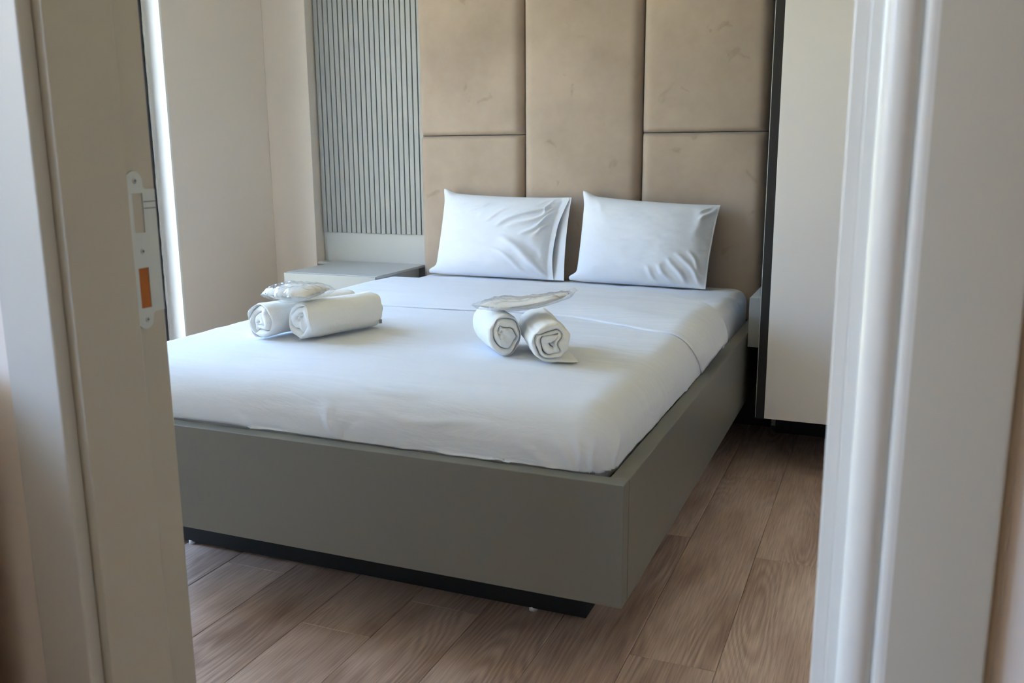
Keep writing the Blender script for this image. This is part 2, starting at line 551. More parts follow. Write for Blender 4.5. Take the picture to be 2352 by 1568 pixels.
# plastered reveal lining of the window opening, white
rv = 0.012
bm = bmesh.new()
box_bm(bm, (XL - 0.205, WY1 - rv, WZ0), (XL + 0.001, WY1 + 0.001, WZ1), 0.002)
box_bm(bm, (XL - 0.205, WY0 - 0.001, WZ0), (XL + 0.001, WY0 + rv, WZ1), 0.002)
box_bm(bm, (XL - 0.205, WY0, WZ1 - rv), (XL + 0.001, WY1, WZ1 + 0.001), 0.002)
rvo = bm_obj('reveal_lining', bm, M['reveal'], wl)
struct(box('wall_back', (XL - WT, YB, -0.4), (XRW + 0.15, YB + 0.15, ZC), M['wall']))
struct(box('wall_right', (XRW, YD1, -0.4), (XRW + 0.15, YB, ZC), M['wall']))
# pier between the left wall and the slatted panel
struct(box('wall_pier', (XL, 3.765, 0), (-2.605, YB, ZC), M['wall'], bevel=0.003))
DXL, DXR, DZ = -0.985, 0.005, 2.10              # rough opening of the doorway
bm = bmesh.new()
box_bm(bm, (XL - WT, YD0, -0.1), (DXL, YD1, ZC))
box_bm(bm, (DXR, YD0, -0.1), (HXR + 0.1, YD1, ZC))
box_bm(bm, (DXL, YD0, DZ), (DXR, YD1, ZC))
struct(bm_obj('wall_front', bm, M['wall']))
struct(box('ceiling', (XL - WT, HYB - 0.1, ZC), (HXR + 0.1, YB + 0.15, ZC + 0.1), M['ceiling']))
# hall
HW0, HW1, HWZ0, HWZ1 = -2.05, 0.10, 0.92, 2.48
bm = bmesh.new()
box_bm(bm, (HXL - 0.15, HYB, -0.1), (HXL, HW0, ZC))
box_bm(bm, (HXL - 0.15, HW1, -0.1), (HXL, YD0, ZC))
box_bm(bm, (HXL - 0.15, HW0, -0.1), (HXL, HW1, HWZ0))
box_bm(bm, (HXL - 0.15, HW0, HWZ1), (HXL, HW1, ZC))
struct(bm_obj('wall_hall_left', bm, M['wall']))
struct(box('wall_hall_right', (HXR, HYB, -0.1), (HXR + 0.1, YD0, ZC), M['hall_wood']))
struct(box('hall_shade_block', (HXL, 0.15, -0.1), (-1.09, 0.76, 0.88), M['hall_wood'], bevel=0.004))  # unseen block, added to shade the lower left casing
struct(box('wall_hall_back', (HXL - 0.15, HYB - 0.1, -0.1), (HXR + 0.1, HYB, ZC), M['wall']))
struct(box('floor_hall', (HXL - 0.15, HYB, -0.1), (HXR, 0.9, 0.0), M['hall_floor']))

# ------------------------------------------------------------------ floor of single planks
fl = struct(box('floor', (XL, 0.9, -0.1), (XRW, YB, -0.009), M['gap']))
PWID = 0.2005
X0 = -0.291 - 13 * PWID
joints = {8: 1.72, 9: 1.919, 12: 1.883, 13: 2.518, 6: 1.928, 10: 2.35, 11: 1.30, 7: 2.60, 5: 1.45, 14: 1.62}
PLEN = 1.285
rng = np.random.RandomState(4)
for row in range(0, 19):
    xa = X0 + row * PWID
    xb = xa + PWID
    j = joints.get(row, 1.0 + rng.rand() * PLEN)
    while j > 0.9:
        j -= PLEN
    ya = j
    while ya < YB:
        yb = ya + PLEN
        a0, a1 = max(xa, XL + 0.004), min(xb, XRW - 0.004)
        b0, b1 = max(ya, 0.905), min(yb, YB - 0.004)
        if b1 - b0 > 0.02 and a1 - a0 > 0.02:
            cx, cy = (a0 + a1) / 2, (b0 + b1) / 2
            hx, hy, c = (a1 - a0) / 2 - 0.0005, (b1 - b0) / 2 - 0.0005, 0.0016
            vs = []
            for (ex, ez) in ((0, -0.009), (0, -0.0011), (c, 0.0)):
                for sx, sy in ((-1, -1), (1, -1), (1, 1), (-1, 1)):
                    vs.append((sx * (hx - ex), sy * (hy - ex), ez))
            fs = [(8, 9, 10, 11)]
            for L in (0, 4):
                for k in range(4):
                    fs.append((L + k, L + (k + 1) % 4, L + 4 + (k + 1) % 4, L + 4 + k))
            po = mesh_obj('plank', vs, fs, M['floor'], fl)
            po.location = (cx, cy, 0)
        ya = yb

# ------------------------------------------------------------------ bedroom window (tall dark frame, two leaves)
wx0, wx1 = XL - 0.160, XL - 0.090
win = bpy.data.objects.new('window_1', None); COL.objects.link(win); win.location = (XL - 0.17, (WY0 + WY1) / 2, WZ0)
struct(win, 'tall window with a dark frame in the left wall')
ym = (WY0 + WY1) / 2
fr_w = 0.045
y0i, y1i = WY0 + rv, WY1 - rv
z0i, z1i = WZ0, WZ1 - rv
boxes('window_frame', [((wx0, y0i, z0i), (wx1, y0i + fr_w, z1i)), ((wx0, y1i - fr_w, z0i), (wx1, y1i, z1i)),
                       ((wx0, y0i, z1i - fr_w), (wx1, y1i, z1i)), ((wx0, y0i, z0i), (wx1, y1i, z0i + fr_w))], M['frame_dark'], win, 0.004)
for k, (ya, yb) in enumerate(((y0i + fr_w, ym), (ym, y1i - fr_w))):
    za, zb = z0i + fr_w, z1i - fr_w
    sa = 0.04
    s_ = boxes('window_sash', [((wx0 + 0.008, ya, za), (wx1 + 0.012, ya + sa, zb)), ((wx0 + 0.008, yb - sa, za), (wx1 + 0.012, yb, zb)),
                               ((wx0 + 0.008, ya, zb - sa), (wx1 + 0.012, yb, zb)), ((wx0 + 0.008, ya, za), (wx1 + 0.012, yb, za + sa))], M['frame_dark'], win, 0.005)
    box('pane', (wx0 + 0.03, ya + sa - 0.005, za + sa - 0.005), (wx0 + 0.034, yb - sa + 0.005, zb - sa + 0.005), M['glass'], s_)
# ragged sealant bead between frame and reveal
n = 90
zz = np.linspace(z0i + 0.01, z1i - 0.01, n)
vs, fs = [], []
for i, z in enumerate(zz):
    r_ = 0.004 + 0.003 * max(0, float(vnoise(z * 9, 0.3, 3))) + 0.002 * float(vnoise(z * 40, 1.3, 4))
    for a in range(6):
        t = a / 6 * 2 * math.pi
        vs.append((wx1 + 0.003 + r_ * math.cos(t), y1i - 0.003 + r_ * math.sin(t), z))
for i in range(n - 1):
    for a in range(6):
        b_ = (a + 1) % 6
        fs.append((i * 6 + a, i * 6 + b_, (i + 1) * 6 + b_, (i + 1) * 6 + a))
mesh_obj('sealant_bead', vs, fs, M['sealant'], win, True)
# hall window: simple frame
hw = struct(boxes('window_2', [((HXL - 0.13, HW0, HWZ0), (HXL - 0.07, HW0 + 0.06, HWZ1)), ((HXL - 0.13, HW1 - 0.06, HWZ0), (HXL - 0.07, HW1, HWZ1)),
                               ((HXL - 0.13, HW0, HWZ0), (HXL - 0.07, HW1, HWZ0 + 0.06)), ((HXL - 0.13, HW0, HWZ1 - 0.06), (HXL - 0.07, HW1, HWZ1))], M['frame_dark'], None, 0.004))

# ------------------------------------------------------------------ door frame with casing and strike plate
df = bpy.data.objects.new('door_1', None); COL.objects.link(df); df.location = (-0.485, 0.9, 0)
struct(df, 'grey lacquered door frame of the open doorway')
# left jamb: rebate leaf + proud stop leaf
box('jamb', (DXL, YD0, 0), (-0.942, YD1 + 0.009, DZ), M['jamb'], df, 0.0015)
box('door_stop', (-0.943, YD0, 0), (-0.930, 0.9255, DZ), M['jamb'], df, 0.0015)
box('stop_seal', (-0.9425, 0.9255, 0), (-0.9395, 0.9275, DZ), M['gap'], df)
# right jamb, in the brightened copy of the lacquer
box('jamb', (-0.027, YD0, 0), (DXR, YD1 + 0.009, DZ), M['jamb_lit'], df, 0.0015)
box('door_stop', (-0.039, YD0, 0), (-0.026, 0.9255, DZ), M['jamb_lit'], df, 0.0015)
# head
box('jamb_head', (DXL, YD0, DZ - 0.03), (DXR, YD1 + 0.009, DZ), M['jamb'], df, 0.0015)
# left casing: flat board with square edge
box('casing', (-1.030, 0.796, 0), (-0.944, YD0, DZ + 0.06), M['jamb_left'], df, 0.003, 3)
# right casing: flat board with a rounded nose and a groove, extruded profile
prof = []
xa, xb = -0.0165, 0.102
cyl_c, cyl_r = xa + 0.0145, 0.0145
yF_ = 0.797
prof.append((xa, YD0))
for k in range(0, 15):
    t = math.pi - k / 14 * (math.pi * 0.92)
    prof.append((cyl_c + cyl_r * math.cos(t), yF_ + 0.010 - 0.0125 * math.sin(t)))
prof += [(xa + 0.0300, yF_ + 0.0062), (xa + 0.0310, yF_ + 0.0040), (xa + 0.0325, yF_ + 0.0012), (xa + 0.0350, yF_ + 0.0003), (xa + 0.0385, yF_ + 0.0010), (xa + 0.041, yF_ + 0.0016)]
prof += [(xb - 0.004, yF_ + 0.0016), (xb - 0.001, yF_ + 0.003), (xb, yF_ + 0.006), (xb, YD0)]
vs = [(x, y, 0) for x, y in prof] + [(x, y, DZ + 0.06) for x, y in prof]
npf = len(prof)
fs = [(i, (i + 1) % npf, npf + (i + 1) % npf, npf + i) for i in range(npf)] + [tuple(range(npf))[::-1], tuple(range(npf, 2 * npf))]
oc = mesh_obj('casing', vs, fs, M['jamb'], df)
for p in oc.data.polygons:
    p.use_smooth = len(p.vertices) == 4
oc.data.materials.append(M['jamb_lit'])  # nose gets the brightened copy, its light is in the colour
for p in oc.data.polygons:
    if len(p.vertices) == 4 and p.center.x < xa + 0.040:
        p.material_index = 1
oc.data.set_sharp_from_angle(angle=math.radians(40))
box('casing_edge', (xb, yF_ + 0.012, 0), (xb + 0.008, YD0, DZ + 0.06), M['jamb_edge'], df, 0.001)
box('casing_head', (-1.030, 0.796, DZ), (xb, YD0, DZ + 0.088), M['jamb'], df, 0.003)


def curve_plate(name, outer, holes, thick, to3d, mat, parent):
    """flat plate with holes: filled 2-D curve turned into a mesh"""
    cu = bpy.data.curves.new(name, 'CURVE')
    cu.dimensions = '2D'
    cu.fill_mode = 'BOTH'
    cu.extrude = thick / 2
    cu.bevel_depth = 0.0004
    for loop in [outer] + holes:
        sp = cu.splines.new('POLY')
        sp.points.add(len(loop) - 1)
        for pt, (a, b_) in zip(sp.points, loop):
            pt.co = (a, b_, 0, 1)
        sp.use_cyclic_u = True
    tmp = bpy.data.objects.new(name, cu)
    COL.objects.link(tmp)
    dg = bpy.context.evaluated_depsgraph_get()
    me = bpy.data.meshes.new_from_object(tmp.evaluated_get(dg))
    bpy.data.objects.remove(tmp, do_unlink=True)
    for v_ in me.vertices:
        v_.co = to3d(v_.co)
    me.update()
    bm_ = bmesh.new(); bm_.from_mesh(me); bmesh.ops.recalc_face_normals(bm_, faces=bm_.faces); bm_.to_mesh(me); bm_.free()
    me.materials.clear()
    return link_obj(name, me, mat, parent)


def arc(cx, cy, r, a0, a1, n=12):
    return [(cx + r * math.cos(math.radians(a0 + (a1 - a0) * k / n)), cy + r * math.sin(math.radians(a0 + (a1 - a0) * k / n))) for k in range(n + 1)]


PX = -0.9412
outer = arc(0.9465, 0.9285, 0.0145, 180, 360 - 30) + [(0.962, 0.934), (0.966, 0.936), (0.982, 0.936), (0.982, 1.103), (0.966, 1.103), (0.961, 1.106)] + arc(0.9465, 1.1135, 0.0145, 0, 180)
outer = [(y, z) for y, z in outer]


def rect(a0, b0, a1, b1):
    return [(a0, b0), (a0, b1), (a1, b1), (a1, b0)]


# recess pocket behind the plate (drawn first, sits in the jamb)
pl = curve_plate('strike_plate', outer, [rect(0.9405, 1.045, 0.9595, 1.099), rect(0.9405, 0.942, 0.9595, 0.998)], 0.0014,
                 lambda c: Vector((PX + c.z, c.x, c.y)), M['steel'], df)
tag(pl, 'brushed steel strike plate with rounded ends on the left jamb')
box('latch_pocket', (PX - 0.0008, 0.940, 1.0445), (PX - 0.0002, 0.960, 1.0995), M['jamb'], pl)
box('bolt_pocket', (PX - 0.0008, 0.940, 0.9415), (PX - 0.0002, 0.960, 0.9985), M['pocket_wood'], pl)
box('latch_lip_slot', (PX + 0.0007, 0.960, 1.0775), (PX + 0.0013, 0.9815, 1.0785), M['gap'], pl)
box('latch_lip_slot', (PX + 0.0007, 0.960, 1.0865), (PX + 0.0013, 0.9815, 1.0875), M['gap'], pl)
for (y, z) in ((0.9475, 1.1155), (0.951, 1.0205), (0.949, 0.9265)):
    bm = bmesh.new()
    r = bmesh.ops.create_cone(bm, cap_ends=True, segments=20, radius1=0.0046, radius2=0.0030, depth=0.0016)
    bmesh.ops.transform(bm, matrix=Matrix.Translation((PX + 0.0014, y, z)) @ Matrix.Rotation(math.pi / 2, 4, 'Y'), verts=bm.verts)
    sc_ = bm_obj('screw', bm, M['steel'], pl)
    bm = bmesh.new()
    box_bm(bm, (PX + 0.0020, y - 0.0022, z - 0.0005), (PX + 0.0025, y + 0.0022, z + 0.0005))
    box_bm(bm, (PX + 0.0020, y - 0.0005, z - 0.0022), (PX + 0.0025, y + 0.0005, z + 0.0022))
    bm_obj('screw_slot', bm, M['gap'], pl)

# ------------------------------------------------------------------ slatted wall panel and lower board
SXL, SXR, SZ0, SZ1 = -2.600, -2.030, 0.767, 2.45
sp = thing('slatted_wall_panel', (-2.32, 3.84, SZ0), 'grey vertical slat panel on the wall left of the headboard', 'wall panel')
box('backing', (SXL, 3.836, SZ0 + 0.002), (SXR, 3.858, SZ1), M['slat_back'], sp)
NS = 21
pitch = (-2.040 - SXL) / 20.3
sl_me = None
for k in range(NS):
    xa = SXL + 0.004 + k * pitch
    wdt = pitch * 0.80
    if sl_me is None:
        bm = bmesh.new()
        box_bm(bm, (0, 3.820, 0), (wdt, 3.837, SZ1 - SZ0), 0.0015, 2)
        o = bm_obj('slat', bm, M['slat'], sp)
        sl_me = o.data
    else:
        o = bpy.data.objects.new('slat', sl_me)
        COL.objects.link(o)
        o.parent = sp
    o.location = Vector((xa, 0, SZ0)) - sp.location
lb = box('lower_wall_board', (SXL - 0.001, 3.832, 0.30), (SXR, 3.858, SZ0 - 0.001), M['grey_board'], None, 0.001)
tag(lb, 'smooth light grey board on the wall under the slatted panel', 'wall panel')

# ------------------------------------------------------------------ headboard of five upholstered cushions
hb = thing('headboard', (-1.245, 3.80, 0.30), 'tall taupe velvet headboard of padded panels behind the bed', 'headboard')
box('backing_shade_board', (-2.022, 3.829, 0.0), (-0.408, 3.858, 2.42), M['black_board'], hb)  # black down to the floor, painted shade below the right nightstand


def cushion(xa, xb, za, zb, seed):
    nx, nz = 40, int(40 * (zb - za) / (xb - xa))
    U, V = np.meshgrid(np.linspace(0, 1, nx), np.linspace(0, 1, nz), indexing='ij')
    # denser sampling near the edges
    U = 0.5 - 0.5 * np.cos(np.pi * U) * (0.6 + 0.4 * np.cos(np.pi * U) ** 2)
    V = 0.5 - 0.5 * np.cos(np.pi * V) * (0.6 + 0.4 * np.cos(np.pi * V) ** 2)
    X = xa + U * (xb - xa); Z = za + V * (zb - za)
    d = np.minimum(np.minimum(X - xa, xb - X), np.minimum(Z - za, zb - Z))
    dx = np.minimum(X - xa, xb - X); dz = np.minimum(Z - za, zb - Z)
    r = 0.042

    def roll(q):
        t = np.clip(q / (0.022 if q is dz else 0.046), 0, 1)
        return np.sqrt(np.clip(1 - (1 - t) ** 2, 0, 1))
    T = 0.062 * roll(dx) ** 0.75 * (0.45 + 0.55 * roll(dz))
    puff = 0.010 * np.sin(np.pi * U) * np.sin(np.pi * V)
    T = T + puff * roll(dx) * roll(dz) + 0.0015 * fbm(X * 5, Z * 5, seed) * roll(dx) * roll(dz)
    Y = 3.828 - T
    verts = np.stack([X, Y, Z], -1).reshape(-1, 3)
    o = mesh_obj('cushion_panel', verts, grid_faces(nx, nz), M['velvet'], hb, True)
    return o


gx = 0.002
HXs = [-2.024, -1.508, -0.982, -0.470]
SE = 1.222
cushion(HXs[0], HXs[1] - gx, SE + gx, 2.40, 1)
cushion(HXs[0], HXs[1] - gx, 0.32, SE, 2)
cushion(HXs[1], HXs[2] - gx, 0.32, 2.40, 3)
cushion(HXs[2], HXs[3], SE + gx, 2.40, 4)
cushion(HXs[2], HXs[3], 0.32, SE, 5)

# ------------------------------------------------------------------ bed frame
BXL, BXR, BY0, BY1, BZ0, BZ1 = -2.022, -0.4565, 1.6826, 3.755, 0.2201, 0.4902
RW = 0.040
bed = thing('bed_frame', (-1.24, 2.70, 0), 'grey platform bed frame with panelled sides on a black plinth', 'bed')
box('foot_panel', (BXL, BY0, BZ0), (BXR - 0.0006, BY0 + RW, BZ1), M['bed_board'], bed, 0.0015)
box('side_rail', (BXR - RW, BY0 + RW + 0.0004, BZ0), (BXR, BY1, BZ1), M['bed_board'], bed, 0.0015)
box('side_rail', (BXL, BY0 + RW + 0.0004, BZ0), (BXL + RW, BY1, BZ1), M['bed_board'], bed, 0.0015)
box('base_deck', (BXL + RW, BY0 + RW, 0.448), (BXR - RW, BY1, 0.470), M['black_board'], bed)
box('underside', (BXL + RW, BY0 + RW, BZ0 + 0.004), (BXR - RW, BY1, BZ0 + 0.02), M['black_board'], bed)
PLX0, PLX1, PLY0 = -1.975, -0.630, 1.985
box('plinth', (PLX0, PLY0, 0.009), (PLX1, 3.60, BZ0 + 0.004), M['black_board'], bed, 0.002)
for (x, y) in ((-1.877, PLY0 + 0.008), (-0.775, PLY0 + 0.010), (-0.775, 3.5), (-1.70, 3.5)):
    bm = bmesh.new()
    bmesh.ops.create_cone(bm, cap_ends=True, segments=20, radius1=0.011, radius2=0.010, depth=0.013)
    bmesh.ops.translate(bm, vec=(x, y, 0.0065), verts=bm.verts)
    bm_obj('foot', bm, M['white_plastic'], bed, True)

# ------------------------------------------------------------------ mattress, quilt
MXL, MXR, MY0, MY1, MZ0, MZT = -1.970, -0.511, 1.736, 3.735, 0.4705, 0.604


def drape(a, b, off, r, zb, y1=None):
    """fold the plane (a,b) over the mattress edges; returns xyz and normal"""
    ax0, ax1 = MXL + r, MXR - r
    by0, by1 = MY0 + r, (y1 if y1 is not None else 99.0) - r
    ca, cb = np.clip(a, ax0, ax1), np.clip(b, by0, by1)
    dx, dy = a - ca, b - cb
    # squarer corner in plan than a full quarter round
    d = (np.abs(dx) ** 2.6 + np.abs(dy) ** 2.6) ** (1 / 2.6)
    dd = np.hypot(dx, dy) + 1e-9
    nx, ny = dx / dd, dy / dd
    R = r + off
    ang = np.clip(d / R, 0, math.pi / 2)
    h = R * np.sin(ang)
    k = np.where(d > 1e-9, h / (d + 1e-9), 0)
    x = ca + dx * k; y = cb + dy * k
    z = MZT + off - R * (1 - np.cos(ang)) - np.maximum(0, d - R * math.pi / 2)
    z = np.maximum(z, zb)
    s = np.sin(ang)
    N = np.stack([nx * s, ny * s, np.cos(ang)], -1)
    return np.stack([x, y, z], -1), N


# mattress in its fitted sheet
r_m = 0.055
ext = r_m * math.pi / 2 + (MZT - r_m - MZ0) + 0.01
na, nb = 120, 150
A, B = np.meshgrid(np.linspace(MXL + r_m - ext, MXR - r_m + ext, na), np.linspace(MY0 + r_m - ext, MY1 - r_m + ext, nb), indexing='ij')
P, N = drape(A, B, 0.0, r_m, MZ0, MY1)
disp = 0.0022 * fbm(A * 4, B * 4, 3) + 0.0016 * fbm(A * 16, B * 9, 6)
# tucked creases at the far right corner of the sheet
disp += ridges(A, B, [(-0.60, 3.30, -0.50, 3.62, 0.010, 0.006), (-0.66, 3.34, -0.56, 3.50, 0.007, 0.004), (-0.56, 3.28, -0.36, 3.52, 0.012, 0.008), (-0.50, 3.45, -0.30, 3.60, 0.012, 0.007)])
P = P + N * disp[..., None]
P[..., 2] = np.maximum(P[..., 2], MZ0)
mat_ = mesh_obj('mattress', P.reshape(-1, 3), grid_faces(na, nb), M['sheet'], None, True)
tag(mat_, 'thick mattress in a white fitted sheet lying on the bed frame', 'mattress')

# quilt
r_q = 0.075
zq = 0.4925


def y_crease(a):
    # crease of the turned back top edge, drawn in towards the foot at the right side
    return 3.32 - 0.10 * sstep(-1.2, -0.62, a) - 0.20 * sstep(-0.85, -0.40, a) - 0.03 * sstep(-1.5, -2.1, a) + 0.008 * vnoise(a * 4, 0.5, 2)


def y_hem(a):
    return 2.742 + 0.035 * sstep(-1.75, -1.1, a) - 0.19 * sstep(-1.0, -0.50, a) + 0.10 * sstep(-0.50, -0.36, a) - 0.05 * sstep(-1.75, -2.0, a) + 0.006 * vnoise(a * 6, 2.5, 7)


def quilt_disp(A, B):
    d = 0.0035 * fbm(A * 2.3, B * 2.3, 11) + 0.0020 * fbm(A * 2.5, B * 14, 12) + 0.0008 * fbm(A * 6, B * 40, 13)
    # long shallow pulls across the top and small gathers at the foot drop
    d += ridges(A, B, [
        (-1.05, 1.93, -0.72, 1.86, 0.010, 0.0035), (-1.35, 2.05, -1.10, 2.02, 0.007, 0.0025),
        (-1.30, 1.80, -0.95, 1.775, 0.009, 0.0040), (-1.10, 1.725, -0.78, 1.70, 0.008, 0.0035),
        (-0.62, 1.690, -0.56, 1.625, 0.011, 0.007), (-0.575, 1.70, -0.515, 1.635, 0.010, 0.007), (-0.70, 1.675, -0.61, 1.62, 0.010, 0.006), (-0.53, 1.72, -0.485, 1.645, 0.009, 0.007),
        (-1.20, 1.71, -1.15, 1.625, 0.013, 0.007), (-1.11, 1.69, -1.16, 1.62, 0.010, -0.005), (-1.45, 1.66, -1.38, 1.60, 0.012, 0.006),
        (-0.90, 1.64, -0.82, 1.60, 0.012, 0.006), (-1.0, 1.65, -0.96, 1.60, 0.010, 0.005),
        (-0.48, 1.80, -0.40, 1.70, 0.010, 0.006), (-0.47, 2.2, -0.40, 2.12, 0.016, 0.005), (-0.46, 2.5, -0.39, 2.44, 0.016, 0.004),
        (-1.0, 2.50, -0.62, 2.36, 0.008, 0.003), (-0.95, 2.44, -0.60, 2.30, 0.008, 0.003), (-1.02, 2.58, -0.66, 2.46, 0.008, 0.0035),
        (-1.6, 2.60, -1.2, 2.55, 0.008, 0.002), (-1.5, 2.30, -1.15, 2.27, 0.008, 0.002),
    ])
    return d * 0.8


off0 = 0.015
extq = (r_q + off0) * math.pi / 2 + (MZT - r_q - zq) + 0.004
na, nb = 240, 260
av = np.linspace(MXL + r_q - extq, MXR - r_q + extq, na)
tv = np.linspace(0, 1, nb)
A, T = np.meshgrid(av, tv, indexing='ij')
b0 = MY0 + r_q - extq
YC = y_crease(A)
B = b0 + T * (YC - 0.004 - b0)
P, N = drape(A, B, off0, r_q, zq + 0.004 * vnoise(A * 5, B * 5, 21))
P = P + N * quilt_disp(A, B)[..., None]
P[..., 2] = np.maximum(P[..., 2], zq)
ql = thing('quilt', (-1.24, 2.5, zq), 'white cotton quilt spread over the bed with its top edge turned back', 'quilt')
qo = mesh_obj('quilt_body', P.reshape(-1, 3), grid_faces(na, nb), M['quilt'], ql, True)
sm = qo.modifiers.new('thickness', 'SOLIDIFY'); sm.thickness = 0.004; sm.offset = -1
# turned back flap
na, nb, nc = 200, 70, 12
av = np.linspace(MXL + r_q - extq - 0.004, MXR - r_q + extq + 0.002, na)
lay = 0.009
rows = []
offs = []
for k in range(nb):
    t = k / (nb - 1)
    rows.append(('top', t))
for k in range(1, nc + 1):
    rows.append(('curl', k / nc))
Pf = np.zeros((na, len(rows), 3))
for j, (kind, t) in enumerate(rows):
    yc, yh = y_crease(av), y_hem(av)
    if kind == 'top':
        b_ = yh + (yc - yh) * t
        of = off0 + 0.006 + (2 * lay) * sstep(0.0, 0.30, np.full(na, t)) ** 0.8
        if j == 0:
            of = of - 0.003
    else:
        th = t * math.pi
        b_ = yc + lay * 1.4 * math.sin(th)
        of = np.full(na, off0 + 0.006 + lay + lay * math.cos(th))
    q, nn = drape(av, b_, of, r_q, zq - 0.001)
    ds = 0.0030 * fbm(av * 2.3, b_ * 2.3, 11) + 0.002 * fbm(av * 3, b_ * 7, 31)
    q = q + nn * ds[:, None]
    q[:, 2] = np.maximum(q[:, 2], zq - 0.001)
    Pf[:, j] = q
fo = mesh_obj('turned_back_edge', Pf.reshape(-1, 3), grid_faces(na, len(rows)), M['quilt'], ql, True)
sm = fo.modifiers.new('thickness', 'SOLIDIFY'); sm.thickness = 0.003; sm.offset = -1

# ------------------------------------------------------------------ pillows


def pillow(name, BL, BR, TL, TR, T_f, T_b, rid, label, seed, open_end, ue=0.9):
    BL, BR, TL, TR = map(np.array, (BL, BR, TL, TR))
    nu, nv = 110, 80
    U, V = np.meshgrid(np.linspace(-1, 1, nu), np.linspace(-1, 1, nv), indexing='ij')
    # denser at borders
    U = np.sin(U * math.pi / 2) * 0.35 + U * 0.65
    V = np.sin(V * math.pi / 2) * 0.35 + V * 0.65
    nrm = np.cross(BR - BL, TL - BL); nrm = nrm / np.linalg.norm(nrm)   # faces -y (the viewer)
    if nrm[1] > 0:
        nrm = -nrm

    ex = (BR - BL) / np.linalg.norm(BR - BL); ez = (TL - BL) / np.linalg.norm(TL - BL)

    def base(Uq, Vq):
        s, t = (Uq[..., None] + 1) / 2, (Vq[..., None] + 1) / 2
        return (1 - s) * (1 - t) * BL + s * (1 - t) * BR + (1 - s) * t * TL + s * t * TR

    def pinch(Uq, Vq, k):
        # edges pulled in between the corners
        return Uq * (1 - k * (1 - Vq ** 2) ** 1.0 * np.abs(Uq) ** 3), Vq * (1 - k * 1.7 * (1 - Uq ** 2) ** 1.0 * np.clip(Vq, -0.0, 1) ** 3)
    Us = np.clip((U + 1) / (ue + 1) * 2 - 1, -1, 1)
    prof = np.where(Us < 0, np.clip(1 - np.abs(Us) ** 3.0, 0, 1) ** 0.55, np.clip(1 - np.abs(Us) ** 2.4, 0, 1) ** 0.9) * np.clip(1 - np.abs(V) ** 2.6, 0, 1) ** 0.55
    verts, faces = [], []
    for side in (1, -1):
        Uq, Vq = pinch(U, V, 0.025)
        if side == 1 and open_end:
            # the front layer of the open end stops a little short, bowed
            sh = sstep(0.55, 1.0, U) * (0.030 + 0.130 * (1 - ((V + 0.55) / 1.45) ** 2).clip(0, 1))
            Uq = Uq - sh
        Pq = base(Uq, Vq)
        th = (T_f if side == 1 else T_b) * prof
        if side == 1:
            gap = 0.016 * sstep(0.6, 1.0, U) * (1 - V ** 4) * (1.0 if open_end else 0.35)
            th = th + gap
            th = th + (1.5 * ridges(U, V, rid) + 0.0022 * fbm(U * 3, V * 3, seed) + 0.0012 * fbm(U * 9, V * 9, seed + 3)) * np.clip((1 - V ** 8) * (1 - np.clip(-U, 0, 1) ** 8), 0, 1)
            th = np.maximum(th, 0.0008)
        Pq = Pq + side * nrm * th[..., None]
        # loose cloth of the case pulled out at two corners
        w1 = np.exp(-(((U + 0.97) / 0.10) ** 2 + ((V - 0.97) / 0.13) ** 2))
        w2 = np.exp(-(((U + 0.98) / 0.09) ** 2 + ((V + 0.95) / 0.11) ** 2))
        Pq = Pq + w1[..., None] * (ez * 0.016 - ex * 0.003 + side * nrm * 0.015) + w2[..., None] * (ez * 0.004 - ex * 0.030 + side * nrm * 0.008)
        # sits on the bed: keep everything above the sheet
        Pq[..., 2] = np.maximum(Pq[..., 2], 0.6085 + 0.002 * vnoise(U * 6, V * 0, seed + 9))
        Pq[..., 1] = np.minimum(Pq[..., 1], 3.752)
        b0_ = len(verts)
        verts += list(Pq.reshape(-1, 3))
        faces += grid_faces(nu, nv, b0_, flip=(side == -1))
    n1 = nu * nv
    # join the two layers at left, bottom and top
    idx = [(0, j) for j in range(nv)]
    ring = [(i, 0) for i in range(nu - 1, 0, -1)] + [(0, j) for j in range(nv)] + [(i, nv - 1) for i in range(1, nu)]
    for (i, j), (i2, j2) in zip(ring[:-1], ring[1:]):
        a, b_ = i * nv + j, i2 * nv + j2
        faces.append((a, b_, n1 + b_, n1 + a))
    if not open_end:
        for j in range(nv - 1):
            a, b_ = (nu - 1) * nv + j, (nu - 1) * nv + j + 1
            faces.append((a, b_, n1 + b_, n1 + a))
    o = mesh_obj(name, verts, faces, M['pillow'], None, True)
    bm_ = bmesh.new(); bm_.from_mesh(o.data)
    bmesh.ops.recalc_face_normals(bm_, faces=bm_.faces)
    bm_.to_mesh(o.data); bm_.free()
    return tag(o, label, 'pillow', 'bed pillows')


pillow('pillow', (-1.885, 3.635, 0.613), (-1.262, 3.615, 0.613), (-1.862, 3.715, 0.972), (-1.263, 3.712, 0.957), 0.085, 0.040,
       [(0.10, -0.12, 0.92, -0.92, 0.060, 0.010), (0.00, -0.35, 0.55, -0.95, 0.040, 0.006), (0.05, 0.20, 0.78, 0.86, 0.035, 0.008),
        (0.20, 0.15, 0.86, 0.72, 0.030, 0.007), (0.38, 0.05, 0.92, 0.62, 0.030, 0.009), (0.52, 0.00, 0.86, 0.34, 0.028, 0.006),
        (-0.45, 0.55, -0.15, 0.78, 0.035, 0.004), (-0.20, 0.30, 0.25, 0.72, 0.030, 0.004), (0.45, -0.10, 0.66, -0.55, 0.08, -0.006),
        (0.55, 0.80, 0.80, 0.98, 0.03, 0.006), (0.70, 0.55, 0.76, 0.95, 0.022, 0.006)],
       'white pillow with the open pillowcase end, left one against the headboard', 3, True)
